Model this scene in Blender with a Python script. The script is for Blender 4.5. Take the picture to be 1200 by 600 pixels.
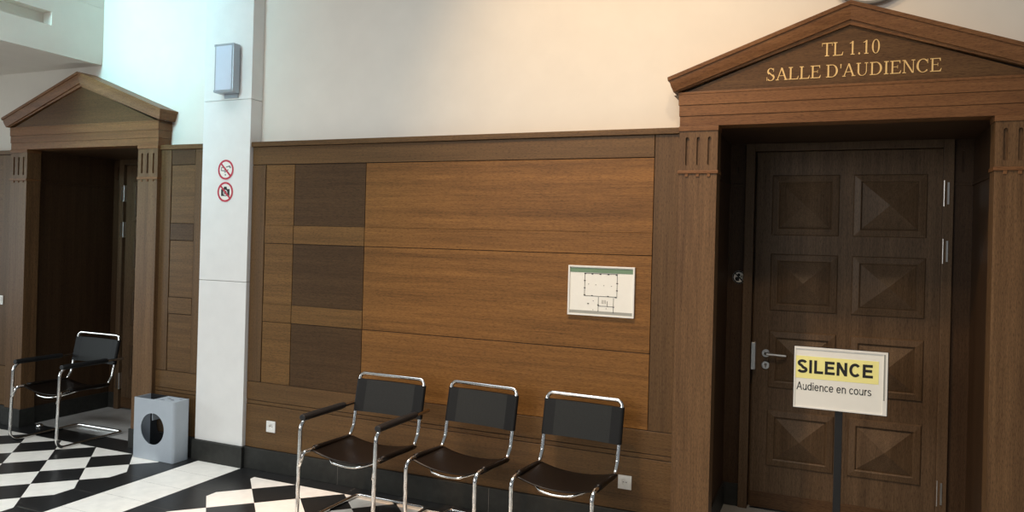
import bpy, bmesh, math, random
from mathutils import Vector, Matrix

for _o in list(bpy.data.objects):
    bpy.data.objects.remove(_o)
SC = bpy.context.scene
COL = SC.collection
random.seed(4)
PI = math.pi

# ------------------------------------------------------------------ camera
def camera_basis(yaw, pitch, roll):
    cy, sy = math.cos(yaw), math.sin(yaw)
    f = Vector((sy * math.cos(pitch), cy * math.cos(pitch), math.sin(pitch)))
    r = Vector((cy, -sy, 0)); u = r.cross(f)
    c, s = math.cos(roll), math.sin(roll)
    return c * r + s * u, -s * r + c * u, f
cam_d = bpy.data.cameras.new('camera'); cam = bpy.data.objects.new('camera', cam_d); COL.objects.link(cam)
_r, _u, _f = camera_basis(-0.405297, 0.00264096, 0.0264948)
M = Matrix((( _r.x, _u.x, -_f.x, 0.0), (_r.y, _u.y, -_f.y, -4.4), (_r.z, _u.z, -_f.z, 1.74087), (0, 0, 0, 1)))
cam.matrix_world = M
cam_d.sensor_fit = 'HORIZONTAL'; cam_d.sensor_width = 36.0
cam_d.lens = 883.515 / 1200 * 36
cam_d.shift_y = -20.92 / 1200
cam_d.clip_start = 0.05
SC.camera = cam

# ------------------------------------------------------------------ light
SC.view_settings.view_transform = 'Standard'; SC.view_settings.look = 'None'
SC.view_settings.gamma = 1; SC.view_settings.use_curve_mapping = False
SC.view_settings.exposure = 0.05
W = bpy.data.worlds.new('world'); SC.world = W; W.use_nodes = True
W.node_tree.nodes['Background'].inputs[0].default_value = (0.86, 0.94, 1.0, 1)
W.node_tree.nodes['Background'].inputs[1].default_value = 0.22

def area(name, loc, target, size, energy, color, size_y=None, spread=None):
    d = bpy.data.lights.new(name, 'AREA'); d.energy = energy; d.color = color
    d.shape = 'RECTANGLE'; d.size = size; d.size_y = size_y or size
    if spread: d.spread = spread
    o = bpy.data.objects.new(name, d); COL.objects.link(o); o.location = loc
    o.rotation_euler = (Vector(target) - Vector(loc)).to_track_quat('-Z', 'Y').to_euler()
    return o
def spot(name, loc, target, energy, color, angle=70, blend=1.0, radius=0.12):
    d = bpy.data.lights.new(name, 'SPOT'); d.energy = energy; d.color = color
    d.spot_size = math.radians(angle); d.spot_blend = blend; d.shadow_soft_size = radius
    o = bpy.data.objects.new(name, d); COL.objects.link(o); o.location = loc
    o.rotation_euler = (Vector(target) - Vector(loc)).to_track_quat('-Z', 'Y').to_euler()
    return o
area('added_cool_wall_fill', (-5.5, -7.5, 4.6), (-5.5, 0.0, 3.7), 1.2, 27, (0.36, 0.85, 1.0), 2.2, math.radians(26))  # added cool fill that tints the upper left wall, no window there
area('added_side_floor_fill', (-9.2, -2.6, 1.7), (-5.0, -0.9, 0.0), 2.0, 26, (0.85, 0.96, 1.0), 2.0, math.radians(120))  # added low fill that brightens the left floor tiles, no window built
area('assumed_far_daylight', (-4.4, -9.6, 3.7), (-0.8, 0.0, 1.4), 3.5, 200, (1.0, 0.96, 0.91), 2.6)  # assumed daylight from behind left, placed to light the door facets, no window modelled
area('overhead_floor_fill', (-3.9, -2.7, 6.6), (-3.9, -2.2, 0.0), 6.5, 120, (0.90, 0.97, 1.0), 1.8, math.radians(80))  # added overhead fill that brightens the floor tiles, no real opening
spot('assumed_downlight', (-1.9, -2.4, 5.4), (-1.05, 0.0, 2.35), 455, (1.0, 0.66, 0.34), 58)  # assumed unseen ceiling lamp for the warm pool on the wall
spot('assumed_downlight.001', (-0.2, -2.8, 5.2), (0.1, 0.0, 2.0), 150, (1.0, 0.74, 0.46), 60)  # assumed unseen lamp, added to warm the lettered door surround
spot('assumed_downlight.002', (-2.7, -1.3, 5.2), (-2.5, -1.0, 0.0), 700, (1.0, 0.60, 0.32), 38)  # assumed unseen lamp, added to warm the floor tiles around the chairs

# ------------------------------------------------------------------ materials
def srgb(r, g, b):
    f = lambda c: (c / 255 / 12.92) if c / 255 <= 0.04045 else ((c / 255 + 0.055) / 1.055) ** 2.4
    return (f(r), f(g), f(b), 1)
def base_mat(name):
    m = bpy.data.materials.new(name); m.use_nodes = True
    nt = m.node_tree; b = nt.nodes['Principled BSDF']
    return m, nt, b
def plain(name, col, rough=0.5, metal=0.0, vary=0.06, scale=30, bump=0.0, spec=0.5, coords='Object'):
    m, nt, b = base_mat(name); N = nt.nodes.new
    tc = N('ShaderNodeTexCoord'); n = N('ShaderNodeTexNoise'); n.inputs['Scale'].default_value = scale; n.inputs['Detail'].default_value = 5
    nt.links.new(tc.outputs[coords], n.inputs['Vector'])
    r = N('ShaderNodeValToRGB')
    r.color_ramp.elements[0].position = 0.3; r.color_ramp.elements[1].position = 0.7
    r.color_ramp.elements[0].color = tuple(c * (1 - vary) for c in col[:3]) + (1,)
    r.color_ramp.elements[1].color = tuple(min(1, c * (1 + vary)) for c in col[:3]) + (1,)
    nt.links.new(n.outputs['Fac'], r.inputs['Fac']); nt.links.new(r.outputs['Color'], b.inputs['Base Color'])
    b.inputs['Roughness'].default_value = rough; b.inputs['Metallic'].default_value = metal
    b.inputs['Specular IOR Level'].default_value = spec
    if bump:
        bp = N('ShaderNodeBump'); bp.inputs['Strength'].default_value = bump; bp.inputs['Distance'].default_value = 0.002
        nt.links.new(n.outputs['Fac'], bp.inputs['Height']); nt.links.new(bp.outputs['Normal'], b.inputs['Normal'])
    return m
def wood(name, dark, light, axis='x', rough=0.42, fig=1.0):
    """oak veneer: broad figure bands, fine grain and dark pores, all stretched along the grain axis"""
    m, nt, b = base_mat(name); N = nt.nodes.new; L = nt.links.new
    g = N('ShaderNodeNewGeometry')
    def noise(along, across, detail, dist=0.0):
        mp = N('ShaderNodeMapping')
        mp.inputs['Scale'].default_value = (along, across, across) if axis == 'x' else ((across, across, along) if axis == 'z' else (across, along, across))
        n = N('ShaderNodeTexNoise'); n.inputs['Scale'].default_value = 1; n.inputs['Detail'].default_value = detail
        n.inputs['Distortion'].default_value = dist
        L(g.outputs['Position'], mp.inputs['Vector']); L(mp.outputs['Vector'], n.inputs['Vector'])
        return n
    n1 = noise(0.45, 17, 3, 0.2); n2 = noise(4, 120, 6); n3 = noise(45, 420, 2)
    a = N('ShaderNodeMath'); a.operation = 'MULTIPLY_ADD'; a.inputs[1].default_value = 0.55 * fig; L(n1.outputs['Fac'], a.inputs[0])
    a2 = N('ShaderNodeMath'); a2.operation = 'MULTIPLY'; a2.inputs[1].default_value = 0.45; L(n2.outputs['Fac'], a2.inputs[0]); L(a2.outputs[0], a.inputs[2])
    r = N('ShaderNodeValToRGB'); r.color_ramp.elements[0].position = 0.30; r.color_ramp.elements[1].position = 0.68
    r.color_ramp.elements[0].color = dark; r.color_ramp.elements[1].color = light
    L(a.outputs[0], r.inputs['Fac'])
    p = N('ShaderNodeValToRGB'); p.color_ramp.elements[0].position = 0.34; p.color_ramp.elements[1].position = 0.52
    p.color_ramp.elements[0].color = (0.50, 0.48, 0.46, 1); p.color_ramp.elements[1].color = (1, 1, 1, 1)
    L(n3.outputs['Fac'], p.inputs['Fac'])
    mx = N('ShaderNodeMix'); mx.data_type = 'RGBA'; mx.blend_type = 'MULTIPLY'; mx.inputs[0].default_value = 0.8
    L(r.outputs['Color'], mx.inputs[6]); L(p.outputs['Color'], mx.inputs[7]); L(mx.outputs[2], b.inputs['Base Color'])
    b.inputs['Roughness'].default_value = rough; b.inputs['Specular IOR Level'].default_value = 0.22
    bp = N('ShaderNodeBump'); bp.inputs['Strength'].default_value = 0.25; bp.inputs['Distance'].default_value = 0.001
    L(n3.outputs['Fac'], bp.inputs['Height']); L(bp.outputs['Normal'], b.inputs['Normal'])
    return m
WD = dict(
    light_x=wood('oak_light_horizontal', srgb(102, 69, 34), srgb(148, 103, 54), 'x'),
    dark_x=wood('oak_dark_horizontal', srgb(72, 51, 30), srgb(92, 68, 42), 'x', fig=.7),
    mid_x=wood('oak_mid_horizontal', srgb(94, 67, 37), srgb(130, 95, 54), 'x'),
    frame_x=wood('oak_frame_horizontal', srgb(84, 61, 37), srgb(116, 87, 54), 'x'),
    frame_z=wood('oak_frame_vertical', srgb(82, 60, 38), srgb(112, 85, 56), 'z'),
    portal_x=wood('oak_portal_horizontal', srgb(104, 69, 42), srgb(138, 97, 62), 'x'),
    portal_z=wood('oak_portal_vertical', srgb(88, 64, 42), srgb(126, 96, 66), 'z'),
    tymp=wood('oak_tympanum', srgb(78, 54, 33), srgb(104, 76, 48), 'x'),
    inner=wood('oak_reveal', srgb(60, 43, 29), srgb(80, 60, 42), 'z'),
    door_z=wood('oak_door', srgb(84, 66, 49), srgb(114, 92, 70), 'z'),
    door_x=wood('oak_door_rail', srgb(78, 56, 38), srgb(106, 80, 55), 'x'),
    back=plain('groove_backing', srgb(34, 22, 14), 0.8),
)
PLASTER = plain('white_plaster', srgb(228, 221, 210), 0.85, scale=6, vary=0.02)
STONE = plain('white_column_stone', srgb(232, 230, 226), 0.6, scale=9, vary=0.025)
SLATE = plain('dark_slate', srgb(48, 48, 45), 0.5, scale=26, vary=0.18, bump=0.15, spec=0.25)
SLATE_T = plain('black_floor_tile', srgb(36, 36, 36), 0.3, scale=22, vary=0.2, spec=0.25)
PALE_T = plain('pale_floor_tile', srgb(246, 240, 230), 0.3, scale=14, vary=0.06)
GREY_T = plain('grey_marble_floor', srgb(176, 174, 170), 0.25, scale=5, vary=0.12)
GROUT = plain('grout', srgb(112, 108, 102), 0.8)
CHROME = plain('chrome', (0.78, 0.77, 0.75, 1), 0.12, 1.0, vary=0.02)
STEEL = plain('brushed_steel', (0.62, 0.61, 0.59, 1), 0.32, 1.0, vary=0.05, scale=80)
LEATHER = plain('black_leather_back', srgb(40, 41, 40), 0.55, scale=160, vary=0.12, bump=0.2, spec=0.22)
LEATHER_D = plain('black_leather_wrap', srgb(20, 20, 20), 0.5, scale=160, vary=0.12, bump=0.2, spec=0.25)
LEATHER_S = plain('dark_brown_leather_seat', srgb(22, 16, 12), 0.36, scale=140, vary=0.15, bump=0.1, spec=0.2)
RUBBER = plain('black_plastic', srgb(24, 24, 25), 0.45)
GREYPAINT = plain('grey_blue_painted_metal', srgb(176, 184, 192), 0.42, scale=20, vary=0.02)
WHITEP = plain('white_plastic', srgb(236, 234, 228), 0.4, vary=0.01)
GREYP = plain('grey_plastic', srgb(120, 118, 114), 0.5)
ALU = plain('anodised_aluminium', srgb(168, 172, 178), 0.4, 0.5, vary=0.02)
LENS = plain('frosted_lens', srgb(206, 214, 228), 0.3, vary=0.01)
PAPER = plain('white_paper', srgb(240, 238, 230), 0.6, vary=0.01)
PAPERY = plain('yellow_paper', srgb(250, 242, 158), 0.6, vary=0.02)
GREEN = plain('green_ink', srgb(112, 140, 112), 0.5, vary=0.02)
GREYINK = plain('grey_ink', srgb(158, 158, 150), 0.5, vary=0.02)
INK = plain('black_ink', srgb(26, 26, 26), 0.6)
RED = plain('red_ink', srgb(190, 44, 66), 0.5)
GOLD = plain('gilt', srgb(226, 190, 128), 0.45, 0.15, vary=0.05)

# ------------------------------------------------------------------ mesh helpers
def obj(name, bm, mat, parent=None, smooth=False, bevel=0.0, bseg=2):
    """link one bmesh as one mesh object; mat may be a list"""
    me = bpy.data.meshes.new(name)
    bmesh.ops.recalc_face_normals(bm, faces=bm.faces[:])
    bm.to_mesh(me); bm.free()
    for mm in (mat if isinstance(mat, (list, tuple)) else [mat]):
        me.materials.append(mm)
    if smooth:
        for p in me.polygons: p.use_smooth = True
    o = bpy.data.objects.new(name, me); COL.objects.link(o)
    if parent is not None: o.parent = parent
    if bevel:
        bv = o.modifiers.new('bevel', 'BEVEL'); bv.width = bevel; bv.segments = bseg; bv.limit_method = 'ANGLE'; bv.angle_limit = math.radians(40)
        bv.harden_normals = False
    return o
def empty(name, loc=(0, 0, 0), rz=0.0):
    o = bpy.data.objects.new(name, None); COL.objects.link(o); o.location = loc; o.rotation_euler = (0, 0, rz)
    o.empty_display_size = 0.1
    return o
def tag(o, label=None, cat=None, group=None, kind=None):
    if label: o['label'] = label
    if cat: o['category'] = cat
    if group: o['group'] = group
    if kind: o['kind'] = kind
    return o
def box(bm, x0, x1, y0, y1, z0, z1, mi=0):
    v = [bm.verts.new((x, y, z)) for z in (z0, z1) for y in (y0, y1) for x in (x0, x1)]
    for f in ((0, 1, 3, 2), (4, 6, 7, 5), (0, 4, 5, 1), (2, 3, 7, 6), (0, 2, 6, 4), (1, 5, 7, 3)):
        fc = bm.faces.new([v[i] for i in f]); fc.material_index = mi
    return v
def bx(*a):
    bm = bmesh.new(); box(bm, *a); return bm
def prism(bm, pts, y0, y1, mi=0):
    """polygon of (x, z) points extruded along y"""
    a = [bm.verts.new((x, y0, z)) for x, z in pts]; b = [bm.verts.new((x, y1, z)) for x, z in pts]
    n = len(pts)
    fs = [bm.faces.new(a), bm.faces.new(b[::-1])]
    for i in range(n): fs.append(bm.faces.new((a[i], b[i], b[(i + 1) % n], a[(i + 1) % n])))
    for f in fs: f.material_index = mi
def circle(cx, cz, rx, rz=None, n=40, a0=0, a1=2 * PI, full=True):
    rz = rz or rx
    k = n if full else n + 1
    return [(cx + rx * math.cos(a0 + (a1 - a0) * i / n), cz + rz * math.sin(a0 + (a1 - a0) * i / n)) for i in range(k)]
def plate(bm, outer, holes, y0, y1, mi=0):
    """polygon with holes in the xz plane, extruded from y0 to y1"""
    tmp = bmesh.new(); edges = []
    for loop in [outer] + list(holes):
        vs = [tmp.verts.new((x, y0, z)) for x, z in loop]
        for i in range(len(vs)): edges.append(tmp.edges.new((vs[i], vs[(i + 1) % len(vs)])))
    bmesh.ops.triangle_fill(tmp, use_beauty=True, use_dissolve=False, edges=edges)
    tmp.verts.index_update()
    fr = {v: bm.verts.new(v.co) for v in tmp.verts}
    bk = {v: bm.verts.new((v.co.x, y1, v.co.z)) for v in tmp.verts}
    for f in tmp.faces:
        bm.faces.new([fr[v] for v in f.verts]).material_index = mi
        bm.faces.new([bk[v] for v in reversed(f.verts)]).material_index = mi
    for e in edges:
        a, b = e.verts
        bm.faces.new((fr[a], fr[b], bk[b], bk[a])).material_index = mi
    tmp.free()
def fillet(pts, rads, n=8):
    """round the corners of a 3-D polyline"""
    P = [Vector(p) for p in pts]; out = [P[0]]
    for i in range(1, len(P) - 1):
        r = rads[i - 1] if isinstance(rads, (list, tuple)) else rads
        a, b, c = P[i - 1], P[i], P[i + 1]
        u = (a - b).normalized(); v = (c - b).normalized(); ang = u.angle(v)
        if r <= 0 or abs(ang - PI) < 1e-3: out.append(b); continue
        t = min(r / math.tan(ang / 2), (a - b).length * 0.49, (c - b).length * 0.49); r = t * math.tan(ang / 2)
        ctr = b + (u + v).normalized() * (r / math.sin(ang / 2))
        s = b + u * t - ctr; e = b + v * t - ctr
        tot = s.angle(e); ax = s.cross(e).normalized()
        for k in range(n + 1): out.append(ctr + Matrix.Rotation(tot * k / n, 3, ax) @ s)
    out.append(P[-1]); return out
def tube(bm, path, r, seg=12, closed=False, caps=True, flat=1.0, mi=0):
    P = [Vector(p) for p in path]; n = len(P); rings = []
    t0 = (P[1] - P[0]).normalized()
    nrm = Vector((0, 0, 1)) if abs(t0.z) < 0.9 else Vector((0, 1, 0))
    for i in range(n):
        if closed: t = (P[(i + 1) % n] - P[i - 1]).normalized()
        else: t = (P[min(i + 1, n - 1)] - P[max(i - 1, 0)]).normalized()
        nrm = (nrm - t * nrm.dot(t)).normalized(); bi = t.cross(nrm)
        rr = r[i] if isinstance(r, (list, tuple)) else r
        rings.append([bm.verts.new(P[i] + nrm * (rr * math.cos(2 * PI * k / seg) * flat) + bi * (rr * math.sin(2 * PI * k / seg))) for k in range(seg)])
    for i in range(n if closed else n - 1):
        a, b = rings[i], rings[(i + 1) % n]
        for k in range(seg): bm.faces.new((a[k], a[(k + 1) % seg], b[(k + 1) % seg], b[k])).material_index = mi
    if caps and not closed:
        bm.faces.new(rings[0][::-1]).material_index = mi; bm.faces.new(rings[-1]).material_index = mi
def lathe_y(bm, prof, cx, cz, seg=28, mi=0):
    """(radius, y) profile turned about a y axis through (cx, cz)"""
    rings = [[bm.verts.new((cx + r * math.cos(2 * PI * k / seg), y, cz + r * math.sin(2 * PI * k / seg))) for k in range(seg)] for r, y in prof]
    for a, b in zip(rings, rings[1:]):
        for k in range(seg): bm.faces.new((a[k], a[(k + 1) % seg], b[(k + 1) % seg], b[k])).material_index = mi
    bm.faces.new(rings[0]).material_index = mi; bm.faces.new(rings[-1][::-1]).material_index = mi
def copy_tree(o, parent=None):
    c = o.copy(); COL.objects.link(c); c.parent = parent
    for ch in [q for q in bpy.data.objects if q.parent == o]: copy_tree(ch, c)
    return c

# ------------------------------------------------------------------ floor
WALL_Y = 0.09
PC = (0.045, -5.82)                      # centres of the two door portals
def clip_poly(poly, x0, x1, y0, y1):
    for ax, lim, sg in ((0, x0, 1), (0, x1, -1), (1, y0, 1), (1, y1, -1)):
        out = []
        for i in range(len(poly)):
            a, b = poly[i], poly[(i + 1) % len(poly)]
            da, db = sg * (a[ax] - lim), sg * (b[ax] - lim)
            if da >= 0: out.append(a)
            if (da > 0) != (db > 0) and da != db:
                t = da / (da - db); out.append((a[0] + t * (b[0] - a[0]), a[1] + t * (b[1] - a[1])))
        poly = out
        if len(poly) < 3: return []
    return poly
def tile(bm, poly, mi, gap=0.0012):
    cx = sum(p[0] for p in poly) / len(poly); cy = sum(p[1] for p in poly) / len(poly)
    area2 = abs(sum(poly[i][0] * poly[(i + 1) % len(poly)][1] - poly[(i + 1) % len(poly)][0] * poly[i][1] for i in range(len(poly))))
    if area2 < 1e-4: return
    d = max(max(abs(p[0] - cx), abs(p[1] - cy)) for p in poly); k = 1 - gap / d
    f = bm.faces.new([bm.verts.new((cx + (p[0] - cx) * k, cy + (p[1] - cy) * k, 0.0)) for p in poly]); f.material_index = mi
bm = bmesh.new()
Y_FAR = -8.6
f = bm.faces.new([bm.verts.new(p) for p in ((-9.4, Y_FAR, -0.0012), (3.4, Y_FAR, -0.0012), (3.4, 1.3, -0.0012), (-9.4, 1.3, -0.0012))]); f.material_index = 3
S = 0.28792; c45 = math.sqrt(0.5)
for (ox, oy, x0, x1) in ((-5.3915, -0.5546, -9.4, -4.648), (-3.4113, -0.5584, -3.775, 3.4)):
    for i in range(-34, 40):
        for j in range(-34, 40):
            q = [(ox + S * c45 * (a + b), oy + S * c45 * (a - b)) for a, b in ((i, j), (i + 1, j), (i + 1, j + 1), (i, j + 1))]
            q = clip_poly(q, x0, x1, Y_FAR, -0.152)
            if q: tile(bm, q, 1 if (i + j) % 2 == 0 else 0, 0.0008)
y = -0.152; k = 0
ys = [-0.15 - 0.3745 * k for k in range(24)]
for a, b in zip(ys, ys[1:]):
    for x0, x1 in ((-4.648, -4.4205), (-4.0035, -3.775)):
        tile(bm, [(x0, b), (x1, b), (x1, a), (x0, a)], 0, 0.0022)
ys = [-0.03] + [-0.29 - 0.2865 * k for k in range(30)]
for a, b in zip(ys, ys[1:]):
    if b > Y_FAR: tile(bm, [(-4.4205, b), (-4.0035, b), (-4.0035, a), (-4.4205, a)], 1)
# dark strip along the wall, running through the door openings
for x0, x1 in ((-9.4, -4.648), (-4.0035, 3.4)):
    x = x0
    first = 0.228 if x0 > -5 else 0.384
    while x < x1 - 0.01:
        xe = min(x + first, x1); first = 0.384
        tile(bm, [(x, -0.152), (xe, -0.152), (xe, 0.095), (x, 0.095)], 0, 0.0022); x = xe
tile(bm, [(-4.648, -0.15), (-4.4205, -0.15), (-4.4205, 0.095), (-4.648, 0.095)], 0, 0.002)
for pcx in PC:
    for k in range(3):
        w = 1.5 / 3
        tile(bm, [(pcx - .75 + w * k, .095), (pcx - .75 + w * (k + 1), .095), (pcx - .75 + w * (k + 1), 1.1), (pcx - .75 + w * k, 1.1)], 2, 0.0012)
fl = obj('floor', bm, [SLATE_T, PALE_T, GREY_T, GROUT]); tag(fl, 'black and white diagonal chequered tile floor with pale stone strip', 'floor', kind='structure')

# ------------------------------------------------------------------ back wall, column, gallery
bm = bmesh.new(); H = 5.6
xs = [-9.4, PC[1] - .745, PC[1] + .745, PC[0] - .745, PC[0] + .745, 3.4]
for a, b in ((0, 1), (2, 3), (4, 5)): box(bm, xs[a], xs[b], WALL_Y, 1.12, 0, H)
for a, b in ((1, 2), (3, 4)): box(bm, xs[a], xs[b], WALL_Y, 1.12, 2.46, H)
for a, b in ((1, 2), (3, 4)): box(bm, xs[a], xs[b], 0.98, 1.12, 0, 2.46)
wb = obj('wall_back', bm, PLASTER); tag(wb, 'pale plaster wall above the dark wood panelling', 'wall', kind='structure')

colm = empty('column', (-4.243, 0.03, 0))
for z0, z1 in ((0.156, 1.3735), (1.3765, 2.7375), (2.7405, H)):
    obj('stone_block', bx(-0.232, 0.232, -0.06, 0.06, z0, z1), STONE, colm, bevel=0.003)
obj('plinth', bx(-0.246, 0.246, -0.078, 0.06, 0.0, 0.155), SLATE, colm, bevel=0.003)
tag(colm, 'white square stone column between the two doors with dark plinth', 'column')

bm = bmesh.new()
gx = -5.745
plate(bm, [(-4.2, 3.13), (WALL_Y, 3.13), (WALL_Y, 3.604), (-4.2, 3.604)],
      [[(-3.4, 3.345), (-0.37, 3.345), (-0.37, 3.452), (-3.4, 3.452)]], 0.0, 0.12)
for v in bm.verts: v.co = Vector((gx - v.co.y, v.co.x, v.co.z))
box(bm, gx - 0.14, gx - 0.10, -4.2, WALL_Y, 3.20, 3.60)
box(bm, gx - 0.12, gx - 0.003, -4.2, WALL_Y, 3.603, 3.609)
box(bm, gx - 0.12, gx, -4.2, WALL_Y, 3.608, 4.5)
box(bm, -9.4, gx - 0.121, -4.2, WALL_Y, 3.13, 3.25)
gal = obj('wall_gallery', bm, PLASTER); tag(gal, 'white gallery parapet with a long recessed slot above the left door', 'gallery', kind='structure')

# ------------------------------------------------------------------ wall panelling
G = 0.0022                                # half groove between boards
def board(par, name, x0, x1, z0, z1, mat, yf=0.0, gl=G, gr=G, gb=G, gt=G):
    return obj(name, bx(x0 + gl, x1 - gr, yf, 0.03, z0 + gb, z1 - gt), mat, par, bevel=0.0012, bseg=1)
Z = dict(cap=2.42, capb=2.384, ft=2.2503, l2=1.8032, g3=1.6693, l4=1.2236, g5=1.0930, fb=0.6419, d1=0.5050, d2=0.4760, b=0.155)
def panelling(cx, x0, x1):
    p = empty('wall_panelling', (cx, 0, 0)); return p
X = [-4.009, -3.8812, -3.6173, -3.0041, -0.9889, -0.8415]
pm = empty('wall_panelling')
obj('backing', bx(X[0], X[5], 0.012, WALL_Y, 0.0, Z['capb']), WD['back'], pm)
obj('cap_rail', bx(X[0] - .002, X[5], -0.016, WALL_Y, Z['capb'], Z['cap']), WD['frame_x'], pm, bevel=0.003)
board(pm, 'rail', X[0], X[4], Z['ft'], Z['capb'], WD['frame_x'])
board(pm, 'stile', X[0], X[1], Z['fb'], Z['ft'], WD['frame_z'])
board(pm, 'stile', X[4], X[5], Z['fb'], Z['capb'], WD['frame_z'])
cols = ((X[1], X[2], 'mid_x'), (X[2], X[3], 'dark_x'))
for a, b, m in cols:
    for z0, z1 in ((Z['l2'], Z['ft']), (Z['l4'], Z['g3']), (Z['fb'], Z['g5'])):
        board(pm, 'panel', a, b, z0, z1, WD[m], 0.004, gb=0.0006)
    for z0, z1 in ((Z['g3'], Z['l2']), (Z['g5'], Z['l4'])):
        board(pm, 'rail', a, b, z0, z1, WD['mid_x'], 0.002, gt=0.0006)
board(pm, 'panel', X[3], X[4], Z['l2'], Z['ft'], WD['light_x'], 0.003, gb=0.0005)
board(pm, 'rail', X[3], X[4], Z['g3'], Z['l2'], WD['light_x'], 0.002, gt=0.0005)
board(pm, 'panel', X[3], X[4], Z['g5'], Z['g3'], WD['light_x'], 0.003)
board(pm, 'panel', X[3], X[4], Z['fb'], Z['g5'], WD['light_x'], 0.003)
board(pm, 'rail', X[0], X[5], Z['d1'], Z['fb'], WD['frame_x'])
board(pm, 'rail', X[0], X[5], Z['d2'], Z['d1'], WD['frame_x'], 0.002)
board(pm, 'panel', X[0], X[5], Z['b'], Z['d2'], WD['frame_x'])
tag(pm, 'brown oak wall panelling behind the row of three chairs', 'wall panelling', kind='structure')

pl = empty('wall_panelling')
a, b = -4.968, -4.478
obj('backing', bx(a, b, 0.012, WALL_Y, 0.0, Z['capb']), WD['back'], pl)
obj('cap_rail', bx(a, b, -0.016, WALL_Y, Z['capb'], Z['cap']), WD['frame_x'], pl, bevel=0.003)
board(pl, 'stile', a, -4.825, Z['fb'], Z['capb'], WD['frame_z'])
board(pl, 'stile', -4.578, b, Z['fb'], Z['capb'], WD['frame_z'])
for z0, z1, m, yf in ((2.262, Z['capb'], 'dark_x', .002), (Z['l2'], 2.262, 'frame_x', .005), (Z['g3'], Z['l2'], 'dark_x', .002), (Z['l4'], Z['g3'], 'frame_x', .005), (Z['g5'], Z['l4'], 'frame_x', .001), (Z['fb'], Z['g5'], 'frame_x', .005)):
    board(pl, 'panel', -4.825, -4.578, z0, z1, WD[m], yf)
board(pl, 'rail', a, b, Z['d1'], Z['fb'], WD['frame_x'])
board(pl, 'rail', a, b, Z['d2'], Z['d1'], WD['frame_x'], 0.002)
board(pl, 'panel', a, b, Z['b'], Z['d2'], WD['frame_x'])
tag(pl, 'narrow oak wall panelling between the left door surround and the white column', 'wall panelling', kind='structure')

pf = empty('wall_panelling')
a, b = -9.3, -6.69
obj('backing', bx(a, b, 0.012, WALL_Y, 0.0, Z['capb']), WD['back'], pf)
obj('cap_rail', bx(a, b, -0.016, WALL_Y, Z['capb'], Z['cap']), WD['frame_x'], pf, bevel=0.003)
board(pf, 'stile', -6.86, b, Z['d1'], Z['capb'], WD['frame_z'])
board(pf, 'panel', a, -6.86, Z['d1'], Z['capb'], WD['frame_x'], 0.004)
board(pf, 'panel', a, b, Z['b'], Z['d1'], WD['frame_x'])
tag(pf, 'oak wall panelling at the far left edge with a light switch', 'wall panelling', kind='structure')

for nm, x0, x1, joints, lab in (('baseboard_back', -3.997, -0.862, (-3.16, -1.995), 'dark slate baseboard under the panelling behind the three chairs'),
                                ('baseboard_corner', -4.957, -4.492, (), 'short dark slate baseboard behind the grey bin'),
                                ('baseboard_left', -9.3, -6.716, (-7.4, -8.5), 'dark slate baseboard at the far left edge')):
    e = empty(nm); pts = [x0] + sorted(joints) + [x1]
    for i in range(len(pts) - 1):
        obj('slab', bx(pts[i] + (.0015 if i else 0), pts[i + 1] - (.0015 if i < len(pts) - 2 else 0), -0.02, 0.0, 0, 0.155), SLATE, e, bevel=0.002)
    if joints: obj('joint', bx(x0, x1, -0.018, 0.0, 0, 0.153), GROUT, e)
    tag(e, lab, 'baseboard', kind='structure')

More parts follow.
